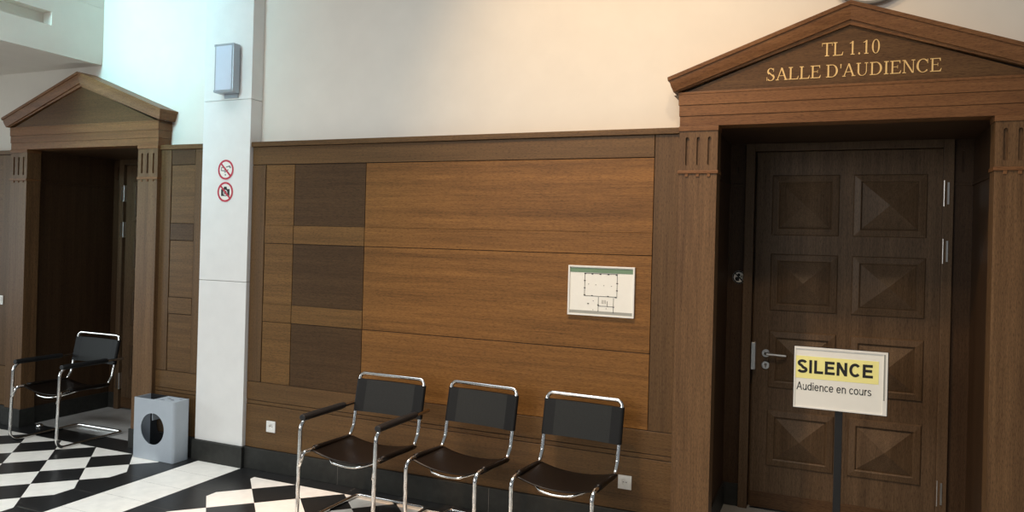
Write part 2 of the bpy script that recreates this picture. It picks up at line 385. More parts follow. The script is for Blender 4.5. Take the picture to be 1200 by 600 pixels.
# ------------------------------------------------------------------ serif capitals for the pediment
def glyph(bm, ch, ox, oz, sx, sz, y0, y1):
    """serif capital, cap height 1, drawn in thick and thin strokes; returns its advance"""
    TH, TN, SF = 0.135, 0.062, 0.06
    cnt = [0]
    def poly(pts):                          # every stroke sits a hair above the last so that no faces coincide
        cnt[0] += 1; e = 0.00003 * (cnt[0] % 40)
        prism(bm, [(ox + x * sx, oz + z * sz) for x, z in pts], y0 - e, y1 + 0.002 + e)
    def bar(xa, za, xb, zb, w): poly([(xa - w / 2, za), (xa + w / 2, za), (xb + w / 2, zb), (xb - w / 2, zb)])
    def rect(xa, xb, za, zb): poly([(xa, za), (xb, za), (xb, zb), (xa, zb)])
    def serif(x, z, w=0.36): rect(x - w / 2, x + w / 2, z if z == 0 else z - SF, SF if z == 0 else z)
    def stem(x, w=TH): rect(x - w / 2, x + w / 2, 0, 1); serif(x, 0); serif(x, 1)
    def arc(cx, cz, rx, rz, a0, a1, tmax, tmin, n=22):
        o, i = [], []
        for k in range(n + 1):
            t = math.radians(a0 + (a1 - a0) * k / n); th = tmin + (tmax - tmin) * abs(math.cos(t)) ** 1.4
            o.append((cx + rx * math.cos(t), cz + rz * math.sin(t))); i.append((cx + (rx - th) * math.cos(t), cz + (rz - th * .75) * math.sin(t)))
        for k in range(n): poly([o[k], o[k + 1], i[k + 1], i[k]])
    if ch == ' ': return 0.36
    if ch == '.': poly([(0.16 + .075 * math.cos(t * PI / 6), 0.06 + .075 * math.sin(t * PI / 6)) for t in range(12)]); return 0.36
    if ch == "'": poly([(.10, 1.0), (.20, 1.0), (.175, .66), (.125, .66)]); return 0.27
    if ch == 'I': stem(.24); return 0.50
    if ch == 'T':
        rect(.40, .40 + TH, 0, 1); serif(.478, 0); rect(.04, .915, 1 - SF, 1)
        poly([(.04, 1), (.08, 1), (.075, .76), (.04, .76)]); poly([(.875, 1), (.915, 1), (.915, .76), (.88, .76)]); return 0.93
    if ch == 'L':
        stem(.22); rect(.22, .84, 0, SF); poly([(.60, 0), (.84, 0), (.90, .27), (.86, .27), (.78, .09)]); return 0.93
    if ch == 'E':
        stem(.22); rect(.22, .82, 0, SF); rect(.22, .80, 1 - SF, 1); rect(.22, .62, .50, .54)
        poly([(.60, 0), (.84, 0), (.90, .24), (.86, .24), (.76, .08)]); poly([(.62, 1), (.82, 1), (.83, .78), (.79, .78), (.74, .92)]); rect(.60, .635, .40, .65); return 0.93
    if ch == 'A':
        bar(.14, 0, .53, 1, TN * 1.3); bar(.90, 0, .52, 1, TH); rect(.27, .76, .33, .375); serif(.15, 0, .28); serif(.91, 0, .32); return 1.07
    if ch == 'D':
        stem(.22); rect(.22, .5, 0, SF); rect(.22, .5, 1 - SF, 1); arc(.48, .5, .52, .5, -90, 90, .16, .055); return 1.09
    if ch == 'U':
        rect(.16, .16 + TH, .3, 1); serif(.24, 1); rect(.83, .83 + TN, .3, 1); serif(.855, 1, .28); arc(.522, .34, .362, .355, 180, 270, TH, .06); arc(.522, .34, .362, .355, 270, 360, TN, .06); return 1.09
    if ch == 'N':
        rect(.17, .17 + TN, 0, 1); serif(.195, 0, .28); rect(.05, .26, 1 - SF, 1); bar(.22, 1, .86, 0, TH); rect(.86, .86 + TN, 0, 1); serif(.885, 1, .28); return 1.09
    if ch == 'C':
        arc(.53, .5, .49, .52, 42, 318, .16, .055); rect(.86, .90, .68, 1.0); poly([(.84, .86), (.9, .66), (.86, .66)]); return 1.02
    if ch == 'S':
        arc(.43, .735, .30, .285, 35, 235, .13, .06); arc(.43, .265, .34, .285, -145, 55, .13, .06)
        poly([(.20, .66), (.30, .70), (.70, .36), (.62, .30)]); rect(.66, .70, .72, 1.0); rect(.09, .13, 0, .30); return 0.86
    if ch == '1': rect(.31, .31 + .13, 0, 1); serif(.375, 0, .34); poly([(.12, .86), (.14, .82), (.33, .88), (.44, 1.0)]); return 0.76
    if ch == '0': arc(.38, .5, .32, .515, 0, 360, .135, .05, 36); return 0.76
    return 0.5
def serif_text(bm, s, x0, x1, z, cap, y0, y1):
    dummy = bmesh.new(); w = sum(glyph(dummy, c, 0, 0, 1, 1, 0, 1) for c in s); dummy.free()
    sx = (x1 - x0) / w; x = x0
    for c in s: x += glyph(bm, c, x, z, sx, cap, y0, y1) * sx

# ------------------------------------------------------------------ door surrounds (portals)
def portal(cx, label, letters):
    t = empty('door_surround', (cx, 0, 0))
    HW, OP, YF = 0.893, 0.669, -0.036
    # pilasters with fluted capitals
    for s in (-1, 1):
        xa, xb = sorted((s * OP, s * 0.884))
        pil = obj('pilaster', bx(xa, xb, YF, WALL_Y, 0.0, 2.148), WD['portal_z'], t, bevel=0.002)
        bm = bmesh.new()
        fl_x = [xa + 0.045 + k * 0.0622 for k in range(3)]
        holes = []
        for fx in fl_x:
            holes.append(circle(fx, 2.205, .0095, n=8, a0=PI, a1=2 * PI, full=False) + circle(fx, 2.348, .0095, n=8, a0=0, a1=PI, full=False))
        plate(bm, [(xa, 2.166), (xb, 2.166), (xb, 2.392), (xa, 2.392)], holes, YF, YF + 0.014)
        box(bm, xa, xb, YF + 0.0141, WALL_Y, 2.166, 2.392)
        obj('capital', bm, WD['portal_z'], pil)
        bm = bmesh.new()
        box(bm, xa - .006, xb + .006, YF - .008, WALL_Y, 2.148, 2.1665)
        for fx in fl_x: box(bm, fx - .009, fx + .009, YF - .006, YF + .01, 2.130, 2.1485)
        obj('necking_band', bm, WD['portal_x'], pil, bevel=0.002)
        obj('capital_top', bx(xa - .004, xb + .004, YF - .006, WALL_Y, 2.392, 2.42), WD['portal_x'], pil, bevel=0.002)
        xo = (xa - .012, xb) if s < 0 else (xa, xb + .012)
        obj('plinth', bx(xo[0] - (0 if s < 0 else .010), xo[1] + (.010 if s < 0 else 0), YF - .014, WALL_Y, 0, 0.153), SLATE, pil, bevel=0.002)
    # three stepped fascias
    for k, (z0, z1) in enumerate(((2.42, 2.478), (2.4785, 2.540), (2.5405, 2.600))):
        e = 0.004 * k
        obj('fascia', bx(-HW + .008 - e, HW - .008 + e, YF - .001 - e, WALL_Y, z0, z1), WD['portal_x'], t, bevel=0.0015)
    # pediment
    za, sl = 3.046, 0.366
    obj('pediment_base', bx(-HW - .002, HW + .002, -0.046, WALL_Y, 2.6005, 2.616), WD['portal_x'], t, bevel=0.003)
    ty = bmesh.new(); w = (za - .118 - 2.612) / sl
    prism(ty, [(-w - .06, 2.600), (w + .06, 2.600), (w, 2.612), (0, za - .112), (-w, 2.612)], -0.034, WALL_Y)
    tym = obj('tympanum', ty, WD['tymp'], t)
    prof = [(0.0, -0.088), (.021, -0.086), (.0225, -0.079), (.040, -0.077), (.060, -0.073), (.080, -0.067), (.093, -0.064), (.0945, -0.054), (.118, -0.050)]
    bm = bmesh.new(); st = []
    zlow = 2.6005
    def xend(yy): return HW + (-0.046 - yy) * 1.3 + 0.005
    for s in (-1, 1):
        for stn in range(3):
            row = []
            for d, yy in prof:
                if stn == 0: row.append(Vector((0, yy, za - d)))
                else:
                    xe = xend(yy); z = max(za - d - sl * xe, 2.617)
                    row.append(Vector((s * xe, yy if stn == 1 else WALL_Y, z)))
            st.append((s, stn, [bm.verts.new(v) for v in row]))
    for h in (0, 3):
        A, B, C = st[h][2], st[h + 1][2], st[h + 2][2]
        for P, Q in ((A, B), (B, C)):
            for k in range(len(prof) - 1): bm.faces.new((P[k], Q[k], Q[k + 1], P[k + 1]))
        bt = bm.verts.new((0, WALL_Y, za)); bb = bm.verts.new((0, -0.0, za - .118)); bc = bm.verts.new((B[-1].co.x, -0.0, B[-1].co.z))
        bm.faces.new((A[0], bt, C[0], B[0])); bm.faces.new((A[-1], B[-1], bc, bb))
    bmesh.ops.remove_doubles(bm, verts=bm.verts[:], dist=1e-5)
    obj('raking_cornice', bm, WD['portal_x'], t)
    if letters:
        bm = bmesh.new()
        serif_text(bm, 'TL 1.10', -.093 - cx, .193 - cx, 2.770, .072, -0.0365, -0.0335)
        serif_text(bm, "SALLE D'AUDIENCE", -.375 - cx, .476 - cx, 2.656, .068, -0.0365, -0.0335)
        le = obj('lettering', bm, GOLD, tym); le['label'] = "gold serif letters reading TL 1.10 SALLE D'AUDIENCE"
    # recess: reveals, ceiling board, back stiles and casing
    RW, RD = 0.709, 0.865
    for s in (-1, 1):
        xa, xb = sorted((s * RW, s * 0.744))
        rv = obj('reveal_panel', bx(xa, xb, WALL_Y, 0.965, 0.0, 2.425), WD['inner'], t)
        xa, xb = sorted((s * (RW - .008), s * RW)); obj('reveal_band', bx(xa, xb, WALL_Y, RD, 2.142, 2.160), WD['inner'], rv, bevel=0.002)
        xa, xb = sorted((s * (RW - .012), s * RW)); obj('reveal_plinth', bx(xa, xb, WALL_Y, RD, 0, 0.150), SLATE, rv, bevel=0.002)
        # back stile with one flute
        xa, xb = sorted((s * 0.606, s * RW)); fx = (xa + xb) / 2
        bm = bmesh.new()
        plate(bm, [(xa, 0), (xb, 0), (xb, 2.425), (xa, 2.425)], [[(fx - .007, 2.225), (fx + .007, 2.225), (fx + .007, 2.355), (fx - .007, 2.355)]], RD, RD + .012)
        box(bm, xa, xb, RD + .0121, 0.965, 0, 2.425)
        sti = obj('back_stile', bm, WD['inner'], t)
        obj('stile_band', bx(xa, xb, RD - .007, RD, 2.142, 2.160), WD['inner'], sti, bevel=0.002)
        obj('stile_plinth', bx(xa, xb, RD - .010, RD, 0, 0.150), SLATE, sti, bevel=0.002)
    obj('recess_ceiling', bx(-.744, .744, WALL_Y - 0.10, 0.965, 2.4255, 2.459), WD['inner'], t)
    bm = bmesh.new()
    for s in (-1, 1):
        xa, xb = sorted((s * .548, s * .606)); box(bm, xa, xb, 0.838, 0.965, 0, 2.425)
        xa, xb = sorted((s * .52, s * .548)); box(bm, xa, xb, 0.922, 0.965, 0, 2.374)
    box(bm, -.548, .548, 0.838, 0.965, 2.374, 2.425)
    obj('door_casing', bm, WD['door_z'], t, bevel=0.003)
    tag(t, label, 'door surround')
    return t
portal(PC[0], 'carved oak door surround whose pediment carries gold lettering', True)
portal(PC[1], 'plain oak door surround without lettering, beside the white column, armchair in its recess', False)

# ------------------------------------------------------------------ doors
def door(name, cx, hinge_side, label, detail):
    t = empty(name, (cx, 0.87, 0))
    DW = 0.5445
    obj('door_leaf', bx(-DW, DW, 0.0, 0.05, 0.012, 2.370), WD['door_z'], t, bevel=0.002)
    obj('bottom_rail', bx(-DW + .002, DW - .002, -0.004, 0.0, 0.014, 0.118), WD['door_x'], t, bevel=0.001)
    rows = ((1.820, 2.216), (1.322, 1.697), (0.812, 1.190), (0.298, 0.668))
    for z0, z1 in rows:
        for x0, x1 in ((-0.446, -0.037), (0.044, 0.459)):
            bm = bmesh.new()
            def ring(i, yy): return [bm.verts.new(p) for p in ((x0 + i, yy, z0 + i), (x1 - i, yy, z0 + i), (x1 - i, yy, z1 - i), (x0 + i, yy, z1 - i))]
            rs = [ring(0, -.0002), ring(0.001, -0.004), ring(0.006, -0.009), ring(0.042, -0.016), ring(0.048, -0.012), ring(0.050, -0.002)]
            for a, b in zip(rs, rs[1:]):
                for k in range(4): bm.faces.new((a[k], a[(k + 1) % 4], b[(k + 1) % 4], b[k]))
            ap = bm.verts.new(((x0 + x1) / 2, -0.060, (z0 + z1) / 2))
            for k in range(4): bm.faces.new((rs[-1][k], rs[-1][(k + 1) % 4], ap))
            obj('pyramid_panel', bm, WD['door_z'], t)
    hz = ((2.016, 2.173), (1.667, 1.818), (0.195, 0.351))
    for z0, z1 in hz:
        bm = bmesh.new(); hx = hinge_side * 0.5455
        tube(bm, [(hx, -0.024, z0), (hx, -0.024, z1)], 0.0085, 14)
        box(bm, hx - .004, hx + .004, -0.02, 0.0, z0, z1)
        ha, hb = sorted((hx + hinge_side * .016, hx + hinge_side * .026)); box(bm, ha, hb, -0.037, -0.0325, z0 + .012, z1 - .012)
        obj('hinge', bm, STEEL, t)['label'] = 'steel hinge'
    s = -hinge_side
    bm = bmesh.new(); hx = s * 0.462
    lathe_y(bm, [(.026, -0.0005), (.027, -.006), (.025, -.009)], hx, 1.037)
    pth = fillet([(hx, -.008, 1.037), (hx, -.052, 1.037), (hx - s * .13, -.052, 1.034)], .014)
    tube(bm, pth, 0.0095, 12)
    obj('lever_handle', bm, STEEL, t, smooth=False, bevel=0.001)['label'] = 'brushed steel lever handle'
    bm = bmesh.new(); lathe_y(bm, [(.026, -0.0005), (.027, -.006), (.024, -.009)], hx, 0.958)
    ly = obj('key_rosette', bm, STEEL, t)
    bm = bmesh.new(); lathe_y(bm, [(.009, -.009), (.009, -.0115)], hx, 0.962, 16); box(bm, hx - .004, hx + .004, -.0115, -.009, .942, .960)
    obj('keyhole', bm, GREYP, ly)
    obj('lock_plate', bx(*sorted((s * 0.524, s * 0.554)), -0.044, -0.0005, 0.926, 1.108), STEEL, t, bevel=0.004)['label'] = 'steel security plate at the door edge'
    tag(t, label, 'door', kind='structure')
    return t
door('door_1', PC[0] + 0.010, 1, 'brown oak door with eight pyramid panels behind the SILENCE sign', True)
door('door_2', PC[1] + 0.0, -1, 'dark oak door deep in the shaded recess behind the armchair', False)

# ------------------------------------------------------------------ tubular chairs (front faces -y)
TR = 0.0118
def sling_seat(hw, y0, y1, z, sag, th=0.005):
    bm = bmesh.new(); nx, ny = 20, 12; top, bot = [], []
    for j in range(ny + 1):
        v = j / ny; rt, rb = [], []
        for i in range(nx + 1):
            u = -1 + 2 * i / nx
            edge = 0.016 * max(0, abs(u) - .93) / .07
            zz = z + 0.013 - sag * (1 - abs(u) ** 2.2) * (1 - .25 * v) - edge * .8
            yy = y0 + (y1 - y0) * v + (0.030 * (1 - u * u) if j == 0 else 0) * 0.6
            rt.append(bm.verts.new((u * (hw + .012), yy, zz))); rb.append(bm.verts.new((u * (hw + .012), yy, zz - th)))
        top.append(rt); bot.append(rb)
    for j in range(ny):
        for i in range(nx):
            bm.faces.new((top[j][i], top[j][i + 1], top[j + 1][i + 1], top[j + 1][i]))
            bm.faces.new((bot[j][i], bot[j + 1][i], bot[j + 1][i + 1], bot[j][i + 1]))
    for j in range(ny):
        for i in (0, nx): bm.faces.new((top[j][i], top[j + 1][i], bot[j + 1][i], bot[j][i]))
    for i in range(nx):
        for j in (0, ny): bm.faces.new((top[j][i], bot[j][i], bot[j][i + 1], top[j][i + 1]))
    for s in (-1, 1):                       # the leather is turned round the side rails
        tube(bm, [(s * hw, y0 + .035 + (y1 - .02 - y0 - .035) * k / 8, z + (.011 if k < 1 else .011 * (1 - k / 8))) for k in range(9)], TR + .0045, 12)
    return bm
def back_sling(hw, post, z0, z1):
    """leather band wrapped round both posts; post(z) gives the y of the posts"""
    bm = bmesh.new(); nz, nx = 6, 16; R = TR + .004
    us = [-1 + 2 * i / nx for i in range(nx + 1)]
    rings = []
    for j in range(nz + 1):
        z = z0 + (z1 - z0) * j / nz; y = post(z); ring = []
        for u in us: ring.append((u * hw, y - R + .018 * (1 - u * u)))
        for k in range(1, 6): a = -PI / 2 + PI * k / 6; ring.append((hw + R * math.cos(a), y + R * math.sin(a)))
        for u in reversed(us): ring.append((u * hw, y + R - .010 + .018 * (1 - u * u) if abs(u) < .95 else y + R))
        for k in range(1, 6): a = PI / 2 + PI * k / 6; ring.append((-hw + R * math.cos(a), y + R * math.sin(a)))
        rings.append([bm.verts.new((x, yy, z)) for x, yy in ring])
    n = len(rings[0])
    for a, b in zip(rings, rings[1:]):
        for k in range(n):
            f = bm.faces.new((a[k], a[(k + 1) % n], b[(k + 1) % n], b[k]))
            xm = sum(v.co.x for v in f.verts) / 4
            f.material_index = 1 if abs(xm) > hw * .74 else 0
    bm.faces.new(rings[0][::-1]).material_index = 1; bm.faces.new(rings[-1]).material_index = 1
    return bm
SEAT_Z, TOP_Z = 0.435, 0.835
def post_y(z): return 0.125 + (z - .50) * 0.20
def seat_fittings(t, hw, yf):
    obj('seat', sling_seat(hw, yf, 0.10, SEAT_Z, 0.052), LEATHER_S, t, smooth=True)['label'] = 'dark brown sagging leather seat'
    obj('backrest', back_sling(hw, post_y, 0.595, 0.798), [LEATHER, LEATHER_D], t)['label'] = 'black leather back band'
    bm = bmesh.new()
    pth = [(u * hw * .98, yf + .014 + .2 * max(0, abs(u) - .4), SEAT_Z - .001 - .063 * (1 - u * u)) for u in [-1 + i / 10 for i in range(21)]]
    tube(bm, pth, 0.0065, 8)
    obj('front_bar', bm, CHROME, t, smooth=True)
    bm = bmesh.new()
    pth = [(u * hw * .98, .085, SEAT_Z - .004 - .045 * (1 - abs(u) ** 2.4)) for u in [-1 + i / 10 for i in range(21)]]
    tube(bm, pth, 0.0065, 8)
    obj('rear_bar', bm, CHROME, t, smooth=True)
def side_chair(name):
    t = empty(name); hw, yf = 0.233, -0.235
    bm = bmesh.new()
    half = [(hw, post_y(TOP_Z), TOP_Z), (hw, post_y(.50), .50), (hw, .08, SEAT_Z), (hw, yf - .05, SEAT_Z + .012), (hw, yf - .05, TR), (hw, 0.20, TR)]
    mir = [(-x, y, z) for x, y, z in half]
    pts = half[::-1] + mir
    rad = [.07, .055, .045, .07, .035]
    path = fillet([(0.0, post_y(TOP_Z), TOP_Z)] + half + mir[::-1] + [(0.0, post_y(TOP_Z), TOP_Z)], [.035, .05, .05, .055, .07, .035, .035, .07, .055, .05, .05, .035])
    tube(bm, path[:-1], TR, 14, closed=True)
    obj('tube_frame', bm, CHROME, t, smooth=True)['label'] = 'chrome cantilever tube frame'
    seat_fittings(t, hw, yf)
    return t
def arm_chair(name):
    t = empty(name); hw, aw, yf, AZ = 0.244, 0.269, -0.27, 0.640
    # outer tube: arms, front legs, floor runners, rear cross tube
    half = [(aw, post_y(AZ) + .055, AZ), (aw, -0.372, AZ), (aw, -0.388, TR), (aw, 0.22, TR)]
    mir = [(-x, y, z) for x, y, z in half]
    bm = bmesh.new()
    tube(bm, fillet(half + mir[::-1], [.075, .07, .035, .035, .07, .075]), TR, 14)
    obj('arm_frame', bm, CHROME, t, smooth=True)['label'] = 'chrome arm and runner tube'
    # inner tube: back posts, top rail and seat rails hooked to the legs
    inn = [(hw + .022, -0.385, SEAT_Z - .075), (hw + .012, -0.352, SEAT_Z + .004), (hw, -0.30, SEAT_Z + .010), (hw, .08, SEAT_Z), (hw, post_y(.50), .50), (hw, post_y(TOP_Z), TOP_Z)]
    mir = [(-x, y, z) for x, y, z in inn]
    bm = bmesh.new()
    tube(bm, fillet(inn + mir[::-1], [.03, .02, .05, .05, .035, .035, .05, .05, .02, .03]), TR * .95, 14)
    obj('seat_frame', bm, CHROME, t, smooth=True)['label'] = 'chrome seat and back tube'
    for s in (-1, 1):
        bm = bmesh.new()
        pth = [(s * aw, -0.362 + .41 * k / 12, AZ + .004) for k in range(13)]
        tube(bm, pth, [.0215] + [.0245] * 11 + [.0215], 14, flat=.85)
        obj('armrest', bm, RUBBER, t, smooth=False, bevel=.003)
        bm = bmesh.new(); yy = post_y(AZ)
        tube(bm, [(s * hw, yy, AZ), (s * (aw + .004), yy, AZ)], .007, 8)
        obj('arm_bolt', bm, CHROME, t, smooth=True)
    seat_fittings(t, hw, yf - .035)
    return t
c1 = arm_chair('armchair'); c1.location = (-2.635, -0.375, 0); c1.rotation_euler.z = math.radians(-1)
tag(c1, 'chrome tube armchair with black armrests, first of the wall row beside the column', 'chair')
c4 = copy_tree(c1); c4.location = (-5.845, 0.02, 0); c4.rotation_euler.z = math.radians(1.2)
tag(c4, 'chrome tube armchair standing in the recess of the plain left door surround', 'chair')
c2 = side_chair('side_chair'); c2.location = (-2.005, -0.335, 0); c2.rotation_euler.z = math.radians(-5)
tag(c2, 'armless chrome and black leather chair between the armchair and the last chair of the row', 'chair')
c3 = copy_tree(c2); c3.location = (-1.345, -0.335, 0); c3.rotation_euler.z = math.radians(-3)
tag(c3, 'armless chrome and black leather chair under the framed floor plan', 'chair')
for c in (c2, c3): c['group'] = 'armless chairs along the panelling'
for c in (c1, c4): c['group'] = 'chrome armchairs'

# ------------------------------------------------------------------ bin
bn = empty('umbrella_bin', (-4.713, -0.128, 0))
bw, bd, bh, th = 0.206, 0.076, 0.462, 0.004
def rect_loop(x0, x1, z0, z1): return [(x0, z0), (x1, z0), (x1, z1), (x0, z1)]
bm = bmesh.new()
sh = []                                     # body wall, rounded at the right corners
r = 0.022
outl = [(-bw, -bd)] + [(bw - r + r * math.sin(a), -bd + r - r * math.cos(a)) for a in [PI / 2 * k / 6 for k in range(7)]] + [(bw - r + r * math.cos(a), bd - r + r * math.sin(a)) for a in [PI / 2 * k / 6 for k in range(7)]] + [(-bw, bd)]
plate(bm, rect_loop(-bw, bw - r, 0.002, bh), [circle(-0.012, 0.237, 0.119, n=48)], -bd, -bd + th)
plate(bm, rect_loop(-bw, bw - r, 0.002, bh), [circle(-0.012, 0.237, 0.124, n=48)], bd - th, bd, 1)  # back panel coloured black to stand for the unlit interior
box(bm, -bw, -bw + th, -bd + th, bd - th, 0.002, bh)
for i in range(1, len(outl) - 2):
    (xa, ya), (xb, yb) = outl[i], outl[i + 1]
    q = [bm.verts.new(p) for p in ((xa, ya, .002), (xb, yb, .002), (xb, yb, bh), (xa, ya, bh))]; bm.faces.new(q)
box(bm, -bw + th, bw - .006, -bd + th, bd - th, 0.002, 0.010)
obj('body', bm, [GREYPAINT, RUBBER], bn)
bm = bmesh.new()
hl = [circle(0.045, -0.040, .030, .009, n=20), circle(0.055, 0.018, .022, .012, n=20), circle(0.115, -0.010, .022, .012, n=20), circle(0.150, 0.040, .022, .011, n=20)]
plate(bm, [(-.02, -bd + th), (bw - .008, -bd + th), (bw - .008, bd - th), (-.02, bd - th)], hl, 0, .003)
for v in bm.verts: v.co = Vector((v.co.x, v.co.z, bh - .006 + v.co.y))
obj('top_plate', bm, GREYPAINT, bn)['label'] = 'top plate with four umbrella holes'
for loop in hl:  # black cups added under the holes, standing in for the shade inside
    bm = bmesh.new(); cx_ = sum(p[0] for p in loop) / 20; cy_ = sum(p[1] for p in loop) / 20
    up = [bm.verts.new((p[0], p[1], bh - .0062)) for p in loop]; lo = [bm.verts.new((cx_ + (p[0] - cx_) * .9, cy_ + (p[1] - cy_) * .9, bh - .09)) for p in loop]
    for k in range(20): bm.faces.new((up[k], up[(k + 1) % 20], lo[(k + 1) % 20], lo[k]))
    bm.faces.new(lo); obj('hole_shade_cup', bm, RUBBER, bn)
bm = bmesh.new(); box(bm, -.022, -.018, -bd + th, bd - th, .30, bh - .006); obj('divider', bm, GREYPAINT, bn)
tag(bn, 'grey blue metal umbrella bin with a round hole at the foot of the white column', 'bin')

# ------------------------------------------------------------------ wall light on the column
sc = empty('wall_light', (-4.208, -0.03, 2.782))
obj('bracket', bx(-.055, .075, -.012, 0, -.03, .36), ALU, sc)
obj('housing', bx(-.092, .092, -.080, -.0121, 0, .364), ALU, sc, bevel=0.006)
obj('lens', bx(-.076, .076, -.084, -.080, .018, .346), LENS, sc, bevel=0.002)['label'] = 'frosted pale lens'
for sx in (-1, 1):
    for sz in (0.004, 0.344): obj('corner_cap', bx(sx * .084 - .010, sx * .084 + .010, -.0835, -.078, sz, sz + .018), ALU, sc, bevel=.002)
tag(sc, 'grey rectangular wall light high on the white column', 'wall light')

# ------------------------------------------------------------------ signs on column and jamb
def ban_sign(name, loc, r, picture, label, ring=RED, pic=INK):
    t = empty(name, loc)
    bm = bmesh.new(); prism(bm, circle(0, 0, r, n=40), -.002, 0); obj('disc', bm, PAPER, t)
    bm = bmesh.new(); picture(bm, r); obj('pictogram', bm, pic, t)
    bm = bmesh.new(); plate(bm, circle(0, 0, r * .98, n=40), [circle(0, 0, r * .80, n=40)], -.0042, -.0021)
    a = math.radians(-45); u = Vector((math.cos(a), math.sin(a))); v = Vector((-u.y, u.x)) * r * .085
    pts = [u * -r * .86 - v, u * r * .86 - v, u * r * .86 + v, u * -r * .86 + v]
    prism(bm, [(p.x, p.y) for p in pts], -.0046, -.0030); obj('prohibition_ring', bm, ring, t)
    tag(t, label, 'sign')
    return t
def pic_phone(bm, r):
    # a hand holding a phone, in outline
    plate(bm, [(-.62 * r, -.12 * r), (-.10 * r, -.16 * r), (-.06 * r, .22 * r), (-.58 * r, .28 * r)], [[(-.52 * r, -.03 * r), (-.18 * r, -.06 * r), (-.15 * r, .14 * r), (-.50 * r, .19 * r)]], -.0031, -.0021)
    prism(bm, [(.0, .30 * r), (.50 * r, .42 * r), (.66 * r, .20 * r), (.52 * r, .12 * r), (.40 * r, .28 * r), (.02 * r, .20 * r)], -.0031, -.0021)
    prism(bm, [(-.20 * r, -.30 * r), (.10 * r, -.22 * r), (.34 * r, -.02 * r), (.28 * r, .06 * r), (.05 * r, -.12 * r), (-.18 * r, -.20 * r)], -.0031, -.0021)
    prism(bm, [(-.12 * r, -.42 * r), (.0, -.40 * r), (.02 * r, -.58 * r), (-.08 * r, -.60 * r)], -.0031, -.0021)
def pic_camera(bm, r):
    plate(bm, [(-.52 * r, -.40 * r), (.54 * r, -.40 * r), (.54 * r, .28 * r), (.24 * r, .28 * r), (.14 * r, .52 * r), (-.16 * r, .52 * r), (-.26 * r, .28 * r), (-.52 * r, .28 * r)],
          [circle(0, -.06 * r, .27 * r, n=24)], -.0031, -.0021)
    plate(bm, circle(0, -.06 * r, .18 * r, n=20), [circle(0, -.06 * r, .09 * r, n=20)], -.0031, -.0021)
def pic_caller(bm, r):
    prism(bm, circle(-.05 * r, .36 * r, .24 * r, n=16), -.0031, -.0021)
    prism(bm, [(-.55 * r, -.55 * r), (-.02 * r, -.62 * r), (.05 * r, -.12 * r), (-.30 * r, .08 * r), (-.60 * r, -.1 * r)], -.0031, -.0021)
    plate(bm, [(.22 * r, -.42 * r), (.58 * r, -.36 * r), (.56 * r, .22 * r), (.22 * r, .24 * r)], [[(.30 * r, -.30 * r), (.50 * r, -.27 * r), (.48 * r, .12 * r), (.30 * r, .14 * r)]], -.0031, -.0021)
ban_sign('prohibition_sign', (-4.236, -0.0301, 2.2145), 0.077, pic_phone, 'round red no phones sign, upper of the two on the white column', pic=GREYP)
ban_sign('prohibition_sign', (-4.236, -0.0301, 2.0470), 0.077, pic_camera, 'round red no photography sign, lower of the two on the white column', pic=INK)
ban_sign('prohibition_sign', (-0.590, 0.8648, 1.532), 0.043, pic_caller, 'small round no phones sticker beside the door in the lettered surround', ring=INK, pic=INK)

# ------------------------------------------------------------------ framed floor plan
pn = empty('framed_floor_plan', (-1.293, 0.0, 1.447))
hw, hh = 0.207, 0.151
bm = bmesh.new(); plate(bm, rect_loop(-hw, hw, -hh, hh), [rect_loop(-hw + .010, hw - .010, -hh + .009, hh - .009)], -.016, .003); obj('frame', bm, WHITEP, pn, bevel=.001)
obj('sheet', bx(-hw + .010, hw - .010, -.008, .002, -hh + .009, hh - .009), PAPER, pn)
obj('title_band', bx(-hw + .012, hw - .012, -.0095, -.0081, hh - .041, hh - .014), GREEN, pn)['label'] = 'green title band'
obj('footer_band', bx(-hw + .012, hw - .012, -.0095, -.0081, -hh + .012, -hh + .030), GREYINK, pn)['label'] = 'grey footer band'
bm = bmesh.new()
def ln(xa, za, xb, zb, w=.0022):
    # plan lines in zoomed-frame units: 450 wide, 340 high
    k = 2 * hw / 455
    xa, xb = (xa - 390) * k, (xb - 390) * k; za, zb = (306 - za) * k, (306 - zb) * k
    if abs(xa - xb) > abs(za - zb): box(bm, min(xa, xb) - w / 2, max(xa, xb) + w / 2, -.0095, -.0081, (za + zb) / 2 - w / 2, (za + zb) / 2 + w / 2)
    else: box(bm, (xa + xb) / 2 - w / 2, (xa + xb) / 2 + w / 2, -.0095, -.0081, min(za, zb) - w / 2, max(za, zb) + w / 2)
for a in ((278, 190, 500, 190), (278, 190, 278, 340), (500, 190, 500, 345), (278, 340, 495, 340), (375, 345, 375, 402), (478, 348, 478, 405), (435, 405, 480, 405), (375, 404, 440, 404), (375, 404, 375, 440), (478, 410, 478, 445), (436, 372, 436, 404)): ln(*a)
for x, z in ((280, 193), (330, 194), (385, 194), (440, 194), (495, 196), (278, 335), (492, 343), (330, 338), (440, 338), (374, 398), (478, 407), (305, 392), (500, 250), (500, 298), (278, 240), (278, 288)): ln(x - 3, z, x + 3, z, .0052)
for x, z in ((305, 262), (355, 265), (410, 268), (462, 270), (340, 372), (340, 432), (375, 438), (430, 420), (478, 444)): ln(x - 1, z, x + 1, z, .0030)
for x in (400, 408, 416, 424): ln(x, 365, x, 388, .0014)
obj('plan_drawing', bm, INK, pn)
tag(pn, 'white framed floor plan with a green title band on the wood panelling', 'picture frame')

